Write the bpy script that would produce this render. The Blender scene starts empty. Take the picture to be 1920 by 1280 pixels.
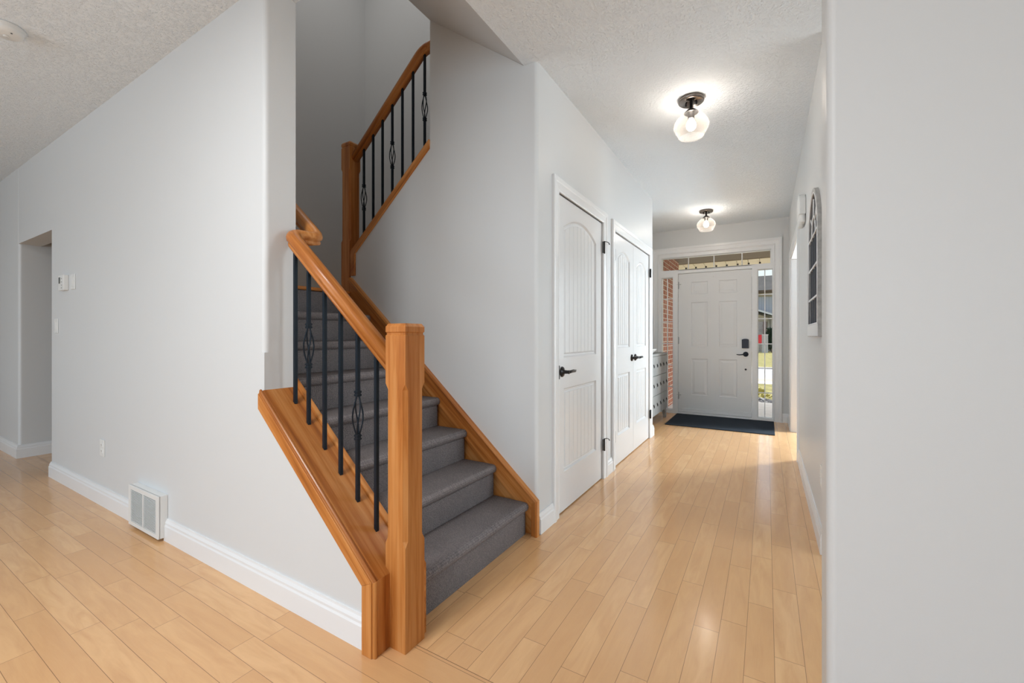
import bpy, bmesh, math, random
from mathutils import Vector, Matrix
random.seed(7)
S = bpy.context.scene
COL = S.collection
PI = math.pi

# ------------------------------------------------------------------ camera, world, sun, large lights, exposure
cam_d = bpy.data.cameras.new('camera')
cam_d.sensor_width = 36.0
cam_d.lens = 15.0
cam_d.shift_y = -9.0 / 1920.0
cam_d.clip_start = 0.02
cam_d.clip_end = 300
cam = bpy.data.objects.new('camera', cam_d)
COL.objects.link(cam)
cam.location = (0, 0, 1.13)
cam.rotation_euler = (PI / 2, 0, math.radians(30.8))
S.camera = cam

S.view_settings.view_transform = 'Standard'
S.view_settings.look = 'None'
S.view_settings.gamma = 1.0
S.view_settings.use_curve_mapping = False
S.view_settings.exposure = 0.39

w = bpy.data.worlds.new('sky')
S.world = w
w.use_nodes = True
nt = w.node_tree
bg = nt.nodes['Background']
sky = nt.nodes.new('ShaderNodeTexSky')
sky.sky_type = 'NISHITA'
sky.sun_disc = False
sky.sun_elevation = math.radians(54)
sky.sun_rotation = math.radians(60)
sky.air_density = 1.0
sky.dust_density = 6.0
nt.links.new(sky.outputs['Color'], bg.inputs['Color'])
bg.inputs['Strength'].default_value = 0.26

def lamp(name, kind, loc, rot, energy, color=(1, 1, 1), size=1.0, size_y=None):
    d = bpy.data.lights.new(name, kind)
    d.energy = energy
    d.color = color
    if kind == 'AREA':
        d.shape = 'RECTANGLE'
        d.size = size
        d.size_y = size_y or size
    elif kind == 'SUN':
        d.angle = size
    else:
        d.shadow_soft_size = size
    o = bpy.data.objects.new(name, d)
    COL.objects.link(o)
    o.location = loc
    o.rotation_euler = rot
    return o

SUN_DIR = Vector((0.50, 0.30, 0.80))      # towards the sun
lamp('sun', 'SUN', (20, 20, 30), SUN_DIR.to_track_quat('Z', 'Y').to_euler(), 3.2, (1.0, 0.95, 0.88), 0.01)
# daylight entering by the living room windows behind the camera
lamp('window_daylight', 'AREA', (-3.6, -4.45, 1.45), (math.radians(112), 0, 0), 80, (0.735, 0.88, 1.0), 3.2, 2.1)
lamp('window_daylight', 'AREA', (1.4, -4.45, 1.45), (math.radians(112), 0, 0), 45, (0.735, 0.88, 1.0), 2.4, 2.1)
# fill added to brighten the hall from an unseen room behind the near wall
lamp('hall_fill', 'AREA', (3.9, 2.55, 1.45), (math.radians(90), 0, math.radians(90)), 58, (0.80, 0.92, 1.0), 1.8, 1.8)
# overhead fill added out of view, behind and left of the camera
lamp('overhead_fill', 'AREA', (-1.3, -0.5, 2.66), (0, 0, 0), 36, (0.93, 0.97, 1.0), 0.5, 0.5)
lamp('side_room_fill', 'AREA', (1.62, 6.33, 1.45), (math.radians(90), 0, math.radians(116)), 125, (0.80, 0.92, 1.0), 0.5, 1.7)  # added fill, unseen beyond the right doorway, brightens the far hall
# fill added high in the stairwell, out of view, to lift its walls and treads
lamp('stairwell_fill', 'AREA', (-2.85, 2.2, 5.3), (0, 0, 0), 7, (1.0, 0.97, 0.94), 1.2, 1.2)

# ------------------------------------------------------------------ materials
def principled(name, color, rough=0.5, metal=0.0, spec=0.5, coat=0.0):
    m = bpy.data.materials.new(name)
    m.use_nodes = True
    b = m.node_tree.nodes['Principled BSDF']
    b.inputs['Base Color'].default_value = (*color, 1)
    b.inputs['Roughness'].default_value = rough
    b.inputs['Metallic'].default_value = metal
    b.inputs['Specular IOR Level'].default_value = spec
    b.inputs['Coat Weight'].default_value = coat
    b.inputs['Coat Roughness'].default_value = 0.12
    return m

class NB:
    """small node-building helper"""
    def __init__(self, m):
        self.nt = m.node_tree
        self.b = self.nt.nodes['Principled BSDF']
    def n(self, t, **kw):
        x = self.nt.nodes.new(t)
        for k, v in kw.items():
            setattr(x, k, v)
        return x
    def set(self, sock, v):
        if isinstance(v, bpy.types.NodeSocket):
            self.nt.links.new(v, sock)
        elif v is not None:
            sock.default_value = v
    def math(self, op, a, b=None, c=None):
        x = self.n('ShaderNodeMath', operation=op)
        self.set(x.inputs[0], a)
        if b is not None: self.set(x.inputs[1], b)
        if c is not None: self.set(x.inputs[2], c)
        return x.outputs[0]
    def mix(self, f, a, b, blend='MIX'):
        x = self.n('ShaderNodeMix', data_type='RGBA', blend_type=blend)
        self.set(x.inputs[0], f)
        self.set(x.inputs[6], a if isinstance(a, bpy.types.NodeSocket) else (*a, 1))
        self.set(x.inputs[7], b if isinstance(b, bpy.types.NodeSocket) else (*b, 1))
        return x.outputs[2]
    def coord(self, kind='Object'):
        return self.n('ShaderNodeTexCoord').outputs[kind]
    def mapping(self, v, rot=(0, 0, 0), scale=(1, 1, 1), loc=(0, 0, 0)):
        x = self.n('ShaderNodeMapping')
        self.set(x.inputs['Vector'], v)
        x.inputs['Rotation'].default_value = rot
        x.inputs['Scale'].default_value = scale
        x.inputs['Location'].default_value = loc
        return x.outputs[0]
    def noise(self, v, scale=5, detail=3, rough=0.5, dist=0.0):
        x = self.n('ShaderNodeTexNoise')
        self.set(x.inputs['Vector'], v)
        x.inputs['Scale'].default_value = scale
        x.inputs['Detail'].default_value = detail
        x.inputs['Roughness'].default_value = rough
        x.inputs['Distortion'].default_value = dist
        return x.outputs[0]
    def ramp(self, f, stops):
        x = self.n('ShaderNodeValToRGB')
        e = x.color_ramp.elements
        while len(e) < len(stops):
            e.new(0.5)
        for i, (p, c) in enumerate(stops):
            e[i].position = p
            e[i].color = (*c, 1)
        self.set(x.inputs[0], f)
        return x.outputs[0]
    def bump(self, h, strength=0.2, dist=0.01):
        x = self.n('ShaderNodeBump')
        x.inputs['Strength'].default_value = strength
        x.inputs['Distance'].default_value = dist
        self.set(x.inputs['Height'], h)
        self.set(self.b.inputs['Normal'], x.outputs[0])
    def color(self, c): self.set(self.b.inputs['Base Color'], c)
    def rough(self, c): self.set(self.b.inputs['Roughness'], c)

M = {}
M['wall'] = principled('wall_paint', (0.695, 0.70, 0.697), 0.42, spec=0.35)
k = NB(M['wall']); k.bump(k.noise(k.coord(), 260, 2), 0.05, 0.002)
M['ceiling'] = principled('ceiling_stipple', (0.875, 0.93, 0.975), 0.9, spec=0.1)
k = NB(M['ceiling'])
v = k.coord()
n1 = k.noise(v, 75, 4, 0.6)
k.bump(k.math('SMOOTH_MAX', n1, 0.45, 0.1), 0.95, 0.016)
M['trim'] = principled('white_trim_paint', (0.84, 0.84, 0.84), 0.28, spec=0.45)
M['door'] = principled('white_door_paint', (0.80, 0.80, 0.80), 0.24, spec=0.45)
M['plastic'] = principled('white_plastic', (0.80, 0.80, 0.78), 0.35)
M['dark'] = principled('dark_gap', (0.02, 0.02, 0.02), 0.8)
M['iron'] = principled('black_painted_iron', (0.006, 0.012, 0.020), 0.36, spec=0.25)
M['bronze'] = principled('dark_bronze', (0.025, 0.022, 0.022), 0.3, 0.6)
M['navy'] = principled('dark_lock_metal', (0.03, 0.035, 0.05), 0.4, 0.3)
M['chrome'] = principled('brushed_bronze_metal', (0.20, 0.17, 0.15), 0.22, 1.0)
M['steel'] = principled('satin_steel', (0.45, 0.45, 0.45), 0.35, 0.9)

def wood_mat(name, phi, axis, tint=1.0):
    """warm fir; grain runs along the given axis after turning by phi about Y"""
    m = principled(name, (0.5, 0.25, 0.08), 0.34, spec=0.28, coat=0.08)
    k = NB(m)
    v = k.mapping(k.coord(), rot=(0, phi, 0))
    sc = [38, 38, 38]; sc[axis] = 1.6
    g1 = k.noise(k.mapping(v, scale=tuple(sc)), 1.0, 5, 0.6, 0.3)
    sc2 = [160, 160, 160]; sc2[axis] = 4
    g2 = k.noise(k.mapping(v, scale=tuple(sc2)), 1.0, 2, 0.6)
    sc3 = [7, 7, 7]; sc3[axis] = 0.7
    g3 = k.noise(k.mapping(v, scale=tuple(sc3)), 1.0, 2, 0.5)
    a = k.math('ADD', k.math('MULTIPLY', g1, 0.55), k.math('MULTIPLY', g3, 0.45))
    T = lambda r, g, b_: (r * tint, g * tint ** 1.25, b_ * tint ** 1.5)
    c = k.ramp(a, [(0.36, T(0.29, 0.080, 0.014)), (0.45, T(0.49, 0.163, 0.032)), (0.53, T(0.62, 0.248, 0.066)), (0.64, T(0.74, 0.355, 0.125))])
    c = k.mix(k.math('MULTIPLY', g2, 0.40), c, (0.30, 0.105, 0.022))
    kv = k.n('ShaderNodeTexVoronoi'); sck = [6, 6, 6]; sck[axis] = 2.2
    k.set(kv.inputs['Vector'], k.mapping(v, scale=tuple(sck))); kv.inputs['Scale'].default_value = 1.0
    c = k.mix(k.ramp(kv.outputs['Distance'], [(0.02, (0.75, 0.75, 0.75)), (0.075, (0, 0, 0))]), c, (0.10, 0.03, 0.008))
    k.color(c)
    k.bump(g2, 0.05, 0.002)
    return m
TH = math.atan(0.86)
M['wood_z'] = wood_mat('fir_upright', 0, 2)
M['wood_y'] = wood_mat('fir_across', 0, 1)
M['wood_low'] = wood_mat('fir_lower_slope', -TH, 0)
M['wood_cap'] = wood_mat('fir_cap_top', -TH, 0, 0.80)
M['wood_pale'] = wood_mat('fir_pale_slope', -TH, 0, 1.12)
M['wood_pale_z'] = wood_mat('fir_pale_upright', 0, 2, 1.12)
M['wood_up'] = wood_mat('fir_upper_slope', TH, 0)

# maple plank floor: living room planks run along X, hall planks along Y
SEAM = 1.165
M['floor'] = principled('maple_planks', (0.6, 0.38, 0.2), 0.25, spec=0.5, coat=0.12)
k = NB(M['floor'])
sep = k.n('ShaderNodeSeparateXYZ'); k.set(sep.inputs[0], k.coord())
X, Y = sep.outputs[0], sep.outputs[1]
hall = k.math('GREATER_THAN', Y, SEAM)
def sel(a, b):   # a in the living room, b in the hall
    return k.math('ADD', k.math('MULTIPLY', a, k.math('SUBTRACT', 1.0, hall)), k.math('MULTIPLY', b, hall))
pu = sel(k.math('DIVIDE', k.math('SUBTRACT', Y, 0.797 - 40 * 0.0889), 0.0889), k.math('DIVIDE', k.math('SUBTRACT', X, 0.0242 - 60 * 0.0898), 0.0898))
pv = sel(X, Y)
row = k.math('FLOOR', pu)
fu = k.math('FRACT', pu)
def wn(a, b):
    c = k.n('ShaderNodeCombineXYZ'); k.set(c.inputs[0], a); k.set(c.inputs[1], b); k.set(c.inputs[2], hall)
    x = k.n('ShaderNodeTexWhiteNoise', noise_dimensions='3D'); k.set(x.inputs[0], c.outputs[0])
    return x.outputs[0], x.outputs[1]
r1, _ = wn(row, 3.1)
r2, _ = wn(row, 9.7)
plen = k.math('ADD', 0.42, k.math('MULTIPLY', r2, 0.34))
pl = k.math('DIVIDE', k.math('ADD', pv, k.math('MULTIPLY', r1, 5.0)), plen)
colm = k.math('FLOOR', pl)
fv = k.math('FRACT', pl)
tone, tonec = wn(row, k.math('ADD', colm, 17.0))
tone2, _ = wn(row, k.math('ADD', colm, 71.0))
def edge(fr, size, width):
    d = k.math('MULTIPLY', k.math('MINIMUM', fr, k.math('SUBTRACT', 1.0, fr)), size)
    return k.math('LESS_THAN', d, width)
gap = k.math('MAXIMUM', edge(fu, 0.09, 0.0008), edge(fv, plen, 0.0008))
gap = k.math('MAXIMUM', gap, k.math('LESS_THAN', k.math('ABSOLUTE', k.math('SUBTRACT', Y, SEAM)), 0.0014))
cv = k.n('ShaderNodeCombineXYZ')
k.set(cv.inputs[0], k.math('ADD', k.math('MULTIPLY', pv, 2.2), k.math('MULTIPLY', tone, 40.0)))
k.set(cv.inputs[1], k.math('ADD', k.math('MULTIPLY', pu, 1.3), k.math('MULTIPLY', tone2, 33.0)))
grain = k.noise(cv.outputs[0], 1.6, 4, 0.55, 0.9)
cv2 = k.n('ShaderNodeCombineXYZ')
k.set(cv2.inputs[0], k.math('MULTIPLY', pv, 5.0)); k.set(cv2.inputs[1], k.math('MULTIPLY', pu, 9.0)); k.set(cv2.inputs[2], k.math('MULTIPLY', tone, 20.0))
fine = k.noise(cv2.outputs[0], 3.0, 3, 0.6, 0.4)
base = k.ramp(tone, [(0.0, (0.70, 0.385, 0.170)), (0.3, (0.74, 0.415, 0.186)), (0.6, (0.78, 0.45, 0.208)), (1.0, (0.81, 0.485, 0.235))])
base = k.mix(k.ramp(grain, [(0.35, (0.0, 0.0, 0.0)), (0.75, (1, 1, 1))]), base, (0.67, 0.36, 0.16))
base = k.mix(0.5, base, k.mix(k.math('MULTIPLY', fine, 0.5), base, (0.82, 0.53, 0.29)))
k.color(k.mix(k.math('MULTIPLY', gap, 0.72), base, (0.13, 0.06, 0.025)))
k.rough(k.math('ADD', 0.14, k.math('MULTIPLY', tone2, 0.07)))
k.bump(k.math('ADD', k.math('SUBTRACT', 1.0, gap), k.math('MULTIPLY', tone, 0.25)), 0.22, 0.002)

# looped grey carpet
M['carpet'] = principled('grey_loop_carpet', (0.13, 0.12, 0.115), 0.95, spec=0.05)
k = NB(M['carpet'])
v = k.coord()
sx = k.n('ShaderNodeSeparateXYZ'); k.set(sx.inputs[0], v)
cx = k.n('ShaderNodeCombineXYZ'); k.set(cx.inputs[0], sx.outputs[1]); k.set(cx.inputs[1], k.math('ADD', sx.outputs[0], sx.outputs[2]))
vo = k.n('ShaderNodeTexVoronoi', voronoi_dimensions='2D'); k.set(vo.inputs['Vector'], cx.outputs[0]); vo.inputs['Scale'].default_value = 165; vo.inputs['Randomness'].default_value = 0.35
n2 = k.noise(v, 7, 3)
sp2 = k.n('ShaderNodeSeparateColor'); k.set(sp2.inputs[0], vo.outputs['Color'])
a = k.math('ADD', k.math('MULTIPLY', vo.outputs['Distance'], 0.9), k.math('ADD', k.math('MULTIPLY', n2, 0.22), k.math('MULTIPLY', sp2.outputs[0], 0.16)))
k.color(k.ramp(a, [(0.22, (0.31, 0.275, 0.265)), (0.55, (0.215, 0.190, 0.188)), (0.95, (0.105, 0.095, 0.10))]))
k.bump(k.math('SUBTRACT', 1.0, vo.outputs['Distance']), 0.8, 0.005)

M['mat'] = principled('navy_grey_mat', (0.025, 0.03, 0.04), 0.95, spec=0.1)
k = NB(M['mat']); v = k.coord()
k.color(k.ramp(k.noise(v, 220, 3, 0.7), [(0.3, (0.010, 0.013, 0.018)), (0.7, (0.055, 0.065, 0.08))])); k.bump(k.noise(v, 300, 2), 0.6, 0.004)
M['cabinet'] = principled('grey_washed_wood', (0.42, 0.42, 0.41), 0.5)
k = NB(M['cabinet']); v = k.coord()
k.color(k.ramp(k.noise(k.mapping(v, scale=(30, 30, 2.5)), 1, 4), [(0.3, (0.30, 0.30, 0.295)), (0.7, (0.42, 0.42, 0.41))]))
M['mirror_panel'] = principled('slate_grey_pane', (0.12, 0.127, 0.14), 0.8, spec=0.05)
M['mirror_frame'] = principled('whitewashed_frame', (0.62, 0.61, 0.59), 0.45)
k = NB(M['mirror_frame']); v = k.coord()
k.color(k.ramp(k.noise(k.mapping(v, scale=(40, 12, 40)), 1, 4), [(0.3, (0.34, 0.33, 0.32)), (0.65, (0.47, 0.46, 0.44))]))

def glass_mat(name, tint, weight):
    m = bpy.data.materials.new(name); m.use_nodes = True
    t = m.node_tree; t.nodes.remove(t.nodes['Principled BSDF'])
    out = t.nodes['Material Output']
    tr = t.nodes.new('ShaderNodeBsdfTransparent'); tr.inputs[0].default_value = (*tint, 1)
    gl = t.nodes.new('ShaderNodeBsdfGlossy'); gl.inputs['Roughness'].default_value = 0.03
    mx = t.nodes.new('ShaderNodeMixShader')
    fr = t.nodes.new('ShaderNodeFresnel'); fr.inputs[0].default_value = 1.45
    mm = t.nodes.new('ShaderNodeMath'); mm.operation = 'MULTIPLY'; mm.inputs[1].default_value = weight
    t.links.new(fr.outputs[0], mm.inputs[0]); t.links.new(mm.outputs[0], mx.inputs[0])
    t.links.new(tr.outputs[0], mx.inputs[1]); t.links.new(gl.outputs[0], mx.inputs[2])
    t.links.new(mx.outputs[0], out.inputs[0])
    return m
M['glass'] = glass_mat('window_glass', (0.96, 0.98, 0.97), 0.5)
m = bpy.data.materials.new('frosted_shade_glass'); m.use_nodes = True
t = m.node_tree; t.nodes.remove(t.nodes['Principled BSDF'])
tr = t.nodes.new('ShaderNodeBsdfTransparent'); tr.inputs[0].default_value = (0.97, 0.95, 0.93, 1)
tl = t.nodes.new('ShaderNodeBsdfTranslucent'); tl.inputs[0].default_value = (0.95, 0.91, 0.87, 1)
df = t.nodes.new('ShaderNodeBsdfDiffuse'); df.inputs[0].default_value = (0.95, 0.93, 0.90, 1)
m1 = t.nodes.new('ShaderNodeMixShader'); m1.inputs[0].default_value = 0.15
t.links.new(df.outputs[0], m1.inputs[1]); t.links.new(tl.outputs[0], m1.inputs[2])
m2 = t.nodes.new('ShaderNodeMixShader')
lw = t.nodes.new('ShaderNodeLayerWeight'); lw.inputs[0].default_value = 0.5
rm = t.nodes.new('ShaderNodeMapRange'); rm.inputs[3].default_value = 0.016; rm.inputs[4].default_value = 0.075
t.links.new(lw.outputs['Facing'], rm.inputs[0]); t.links.new(rm.outputs[0], m2.inputs[0])
t.links.new(tr.outputs[0], m2.inputs[1]); t.links.new(m1.outputs[0], m2.inputs[2])
t.links.new(m2.outputs[0], t.nodes['Material Output'].inputs[0])
M['shade'] = m
M['bulb'] = principled('lit_bulb', (1, 1, 1), 0.4)
b = M['bulb'].node_tree.nodes['Principled BSDF']
b.inputs['Emission Color'].default_value = (1.0, 0.92, 0.83, 1); b.inputs['Emission Strength'].default_value = 80

# exterior
def brick_mat(name, wh=(0.2, 0.065), cols=((0.30, 0.085, 0.05), (0.42, 0.15, 0.085)), mortar=(0.62, 0.56, 0.48), rot=(PI / 2, 0, PI / 2)):
    m = principled(name, cols[0], 0.85, spec=0.2)
    k = NB(m)
    v = k.mapping(k.coord(), rot=rot)
    br = k.n('ShaderNodeTexBrick')
    sx = k.n('ShaderNodeSeparateXYZ'); k.set(sx.inputs[0], k.coord())
    cx = k.n('ShaderNodeCombineXYZ')
    k.set(cx.inputs[0], sx.outputs[1] if rot[2] else sx.outputs[0]); k.set(cx.inputs[1], sx.outputs[2])
    k.set(br.inputs['Vector'], cx.outputs[0])
    br.inputs['Color1'].default_value = (*cols[0], 1); br.inputs['Color2'].default_value = (*cols[1], 1)
    br.inputs['Mortar'].default_value = (*mortar, 1)
    br.inputs['Scale'].default_value = 1.0; br.inputs['Mortar Size'].default_value = 0.0055
    br.inputs['Brick Width'].default_value = wh[0]; br.inputs['Row Height'].default_value = wh[1]
    br.inputs['Bias'].default_value = -0.1
    n = k.noise(k.coord(), 18, 3)
    k.color(k.mix(k.math('MULTIPLY', n, 0.5), br.outputs[0], k.mix(n, br.outputs[0], (0.5, 0.3, 0.2)), 'MIX'))
    k.bump(br.outputs[1], -0.4, 0.006)
    return m
M['brick'] = brick_mat('red_brick', (0.215, 0.075), ((0.36, 0.10, 0.06), (0.48, 0.19, 0.12)), (0.80, 0.74, 0.64))
M['brick_far'] = brick_mat('far_brick', (0.25, 0.09), ((0.42, 0.37, 0.35), (0.55, 0.50, 0.48)), (0.7, 0.68, 0.65), (PI / 2, 0, 0))
M['soffit'] = principled('cream_soffit', (0.66, 0.56, 0.42), 0.6)
M['beam'] = principled('brown_beam', (0.10, 0.056, 0.022), 0.6)
M['concrete'] = principled('pale_concrete', (0.66, 0.66, 0.64), 0.9)
k = NB(M['concrete']); k.color(k.ramp(k.noise(k.coord(), 14, 5), [(0.3, (0.58, 0.58, 0.56)), (0.7, (0.70, 0.70, 0.68))]))
M['road'] = principled('pale_road', (0.34, 0.36, 0.39), 0.9)
M['kerb'] = principled('kerb', (0.72, 0.71, 0.69), 0.9)
M['sandy'] = principled('sandy_edge', (0.45, 0.38, 0.29), 0.95)
M['grass'] = principled('spring_grass', (0.30, 0.30, 0.09), 0.95, spec=0.1)
k = NB(M['grass']); v = k.coord()
k.color(k.ramp(k.noise(v, 3.2, 6, 0.7), [(0.3, (0.17, 0.165, 0.065)), (0.52, (0.28, 0.265, 0.12)), (0.75, (0.44, 0.40, 0.21))])); k.bump(k.noise(v, 40, 2), 0.8, 0.05)
M['stone'] = principled('dark_stone', (0.07, 0.075, 0.085), 0.7)
k = NB(M['stone']); k.color(k.ramp(k.noise(k.coord(), 9, 4), [(0.35, (0.03, 0.033, 0.04)), (0.6, (0.10, 0.105, 0.12)), (0.78, (0.40, 0.41, 0.42))]))
M['leaf_yellow'] = principled('yellow_green_leaf', (0.42, 0.38, 0.12), 0.7)
M['leaf_dark'] = principled('dark_evergreen', (0.018, 0.05, 0.028), 0.8)
M['roof'] = principled('grey_shingle', (0.16, 0.16, 0.18), 1.0, spec=0.0)
k = NB(M['roof']); k.color(k.ramp(k.noise(k.mapping(k.coord(), scale=(1, 1, 6)), 1.5, 5, 0.7), [(0.3, (0.062, 0.065, 0.068)), (0.7, (0.108, 0.108, 0.108))]))
M['siding'] = principled('blue_grey_siding', (0.36, 0.39, 0.42), 0.7)
k = NB(M['siding'])
sx = k.n('ShaderNodeSeparateXYZ'); k.set(sx.inputs[0], k.coord())
fr = k.math('FRACT', k.math('MULTIPLY', sx.outputs[0], 4.5))
k.color(k.mix(k.math('LESS_THAN', fr, 0.16), (0.53, 0.53, 0.54), (0.66, 0.66, 0.66)))
M['beige'] = principled('beige_stucco', (0.48, 0.40, 0.29), 0.9)
M['white_out'] = principled('white_exterior_paint', (0.78, 0.78, 0.78), 0.6)
M['stone_col'] = principled('brown_stone_column', (0.28, 0.20, 0.18), 0.9)
M['red'] = principled('bright_red_paint', (0.80, 0.035, 0.05), 0.5)

# ------------------------------------------------------------------ mesh helpers
class MB:
    def __init__(self):
        self.bm = bmesh.new()
        self.smooth = []
    def face(self, pts, smooth=False):
        vs = [self.bm.verts.new(p) for p in pts]
        f = self.bm.faces.new(vs)
        f.smooth = smooth
        return f
    def box(self, x0, x1, y0, y1, z0, z1):
        self.prism([(x0, y0), (x1, y0), (x1, y1), (x0, y1)], z0, z1)
        return self
    def obox(self, c, ax, ay, az):
        """oriented box: centre and three half-axis vectors"""
        c, ax, ay, az = Vector(c), Vector(ax), Vector(ay), Vector(az)
        P = {}
        for i in (-1, 1):
            for j in (-1, 1):
                for l in (-1, 1):
                    P[i, j, l] = self.bm.verts.new(c + ax * i + ay * j + az * l)
        for q in (((-1,-1,-1),(-1,1,-1),(1,1,-1),(1,-1,-1)), ((-1,-1,1),(1,-1,1),(1,1,1),(-1,1,1)),
                  ((-1,-1,-1),(1,-1,-1),(1,-1,1),(-1,-1,1)), ((-1,1,-1),(-1,1,1),(1,1,1),(1,1,-1)),
                  ((-1,-1,-1),(-1,-1,1),(-1,1,1),(-1,1,-1)), ((1,-1,-1),(1,1,-1),(1,1,1),(1,-1,1))):
            self.bm.faces.new([P[a] for a in q])
        return self
    def loops(self, rings, closed=True, cap=True, smooth=False):
        """skin a list of rings (lists of points, same count)"""
        R = [[self.bm.verts.new(p) for p in r] for r in rings]
        n = len(R[0])
        for a, b in zip(R[:-1], R[1:]):
            for i in range(n if closed else n - 1):
                j = (i + 1) % n
                f = self.bm.faces.new((a[i], a[j], b[j], b[i])); f.smooth = smooth
        if cap and closed:
            for r in (R[0], R[-1]):
                try: self.bm.faces.new(r)
                except ValueError: pass
        return self
    def prism(self, poly, a, b, axes='xyz', smooth_idx=None):
        """extrude a 2D polygon; axes 'xyz': poly in xy along z; 'xzy': poly in xz along y; 'yzx': poly in yz along x"""
        def P(p, t):
            d = {axes[0]: p[0], axes[1]: p[1], axes[2]: t}
            return (d['x'], d['y'], d['z'])
        return self.loops([[P(p, a) for p in poly], [P(p, b) for p in poly]])
    def lathe(self, prof, c, n=24, axis='z', smooth=True, cap=False):
        c = Vector(c)
        rings = []
        for r, h in prof:
            ring = []
            for i in range(n):
                a = 2 * PI * i / n
                u, v_ = r * math.cos(a), r * math.sin(a)
                ring.append(c + Vector({'z': (u, v_, h), 'x': (h, u, v_), 'y': (u, h, v_)}[axis]))
            rings.append(ring)
        return self.loops(rings, True, cap, smooth)
    def tube(self, pts, r, n=8, smooth=True):
        pts = [Vector(p) for p in pts]
        rings = []
        up = Vector((0.31, 0.17, 0.93))
        for i, p in enumerate(pts):
            tg = (pts[min(i + 1, len(pts) - 1)] - pts[max(i - 1, 0)]).normalized()
            s1 = tg.cross(up).normalized(); s2 = s1.cross(tg)
            rr = r[i] if isinstance(r, (list, tuple)) else r
            rings.append([p + s1 * rr * math.cos(2 * PI * j / n) + s2 * rr * math.sin(2 * PI * j / n) for j in range(n)])
        return self.loops(rings, True, True, smooth)
    def sweep_up(self, pts, prof, smooth=True):
        """sweep (side, up) profile along a path, keeping up as close to Z as it can"""
        pts = [Vector(p) for p in pts]
        rings = []
        for i, p in enumerate(pts):
            tg = (pts[min(i + 1, len(pts) - 1)] - pts[max(i - 1, 0)]).normalized()
            sd = tg.cross(Vector((0, 0, 1))).normalized(); up = sd.cross(tg)
            rings.append([p + sd * a + up * b for a, b in prof])
        return self.loops(rings, True, True, smooth)
    def sweep2d(self, path, prof, place):
        """mitred sweep in a plane: path (u, w); prof (n = offset to the left of travel, t = out of plane); place(u, w, t)"""
        P = [Vector(p) for p in path]
        rings = []
        for i, p in enumerate(P):
            d0 = (P[i] - P[i - 1]).normalized() if i else None
            d1 = (P[i + 1] - P[i]).normalized() if i < len(P) - 1 else None
            n0 = Vector((-d0.y, d0.x)) if d0 else None
            n1 = Vector((-d1.y, d1.x)) if d1 else None
            if n0 is None: o = n1
            elif n1 is None: o = n0
            else:
                h = (n0 + n1).normalized(); o = h / max(0.2, h.dot(n0))
            rings.append([place(p.x + o.x * n, p.y + o.y * n, t_) for n, t_ in prof])
        self.rings = rings
        return self.loops(rings)
    def build(self, name, mat, parent=None, bevel=0.0, segs=2, origin=None, **props):
        bm = self.bm
        bmesh.ops.recalc_face_normals(bm, faces=bm.faces[:])
        me = bpy.data.meshes.new(name)
        if origin is None and parent is not None:
            origin = WORLD_ORIGIN.get(parent.name)
        if origin is not None:
            bmesh.ops.translate(bm, vec=-Vector(origin), verts=bm.verts[:])
        bm.to_mesh(me); bm.free()
        me.materials.append(mat if not isinstance(mat, str) else M[mat])
        o = bpy.data.objects.new(name, me)
        COL.objects.link(o)
        if parent is not None:
            o.parent = parent
            po = WORLD_ORIGIN.get(parent.name, Vector())
            o.location = Vector(origin or (0, 0, 0)) - Vector(po)
        elif origin is not None:
            o.location = origin
        WORLD_ORIGIN[o.name] = Vector(origin or (0, 0, 0))
        if bevel:
            b = o.modifiers.new('bevel', 'BEVEL'); b.width = bevel; b.segments = segs; b.limit_method = 'ANGLE'; b.angle_limit = math.radians(35)
            b.harden_normals = False
        for kk, vv in props.items(): o[kk] = vv
        return o
WORLD_ORIGIN = {}
def thing(name, loc, label, cat, group=None):
    o = bpy.data.objects.new(name, None); COL.objects.link(o)
    o.location = loc; o.empty_display_size = 0.05
    o['label'] = label; o['category'] = cat
    if group: o['group'] = group
    WORLD_ORIGIN[o.name] = Vector(loc)
    return o
def copy_tree(o, parent=None, keep=True):
    c = o.copy(); COL.objects.link(c)
    if parent is not None: c.parent = parent
    for ch in list(o.children): copy_tree(ch, c)
    return c
ST = dict(kind='structure')
def st(label, cat): return dict(kind='structure', label=label, category=cat)
def arc(cx, cy, r, a0, a1, n=12):
    return [(cx + r * math.cos(math.radians(a0 + (a1 - a0) * i / n)), cy + r * math.sin(math.radians(a0 + (a1 - a0) * i / n))) for i in range(n + 1)]

# ------------------------------------------------------------------ the setting
CZ = 2.70            # ceiling height
XE = -1.12           # hall left wall
XG = 0.255           # hall right wall
YA = 1.059           # living room face of the stair wall
YAi = 1.205          # stair face of the same wall
YB = 2.16            # stair face of the wall between the flights
YF = 6.65            # front wall
XD, YC = -3.79, 3.20 # end and back of the stairwell
XR = -1.905          # where the full height wall stops at the railing
BN = 0.022           # rounded corner bead radius

def capz(x): return 0.378 + 0.86 * (-1.304 - x)     # top of the sloping cap

f = MB()
f.box(-9.3, 4.2, -4.8, SEAM + 2.7, -0.25, 0.0); f.box(-2.2, 1.8, SEAM + 2.7, 6.86, -0.25, 0.0)
f.build('floor', 'floor', **st('honey maple plank floor of the living room and hall', 'floor'))

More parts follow.
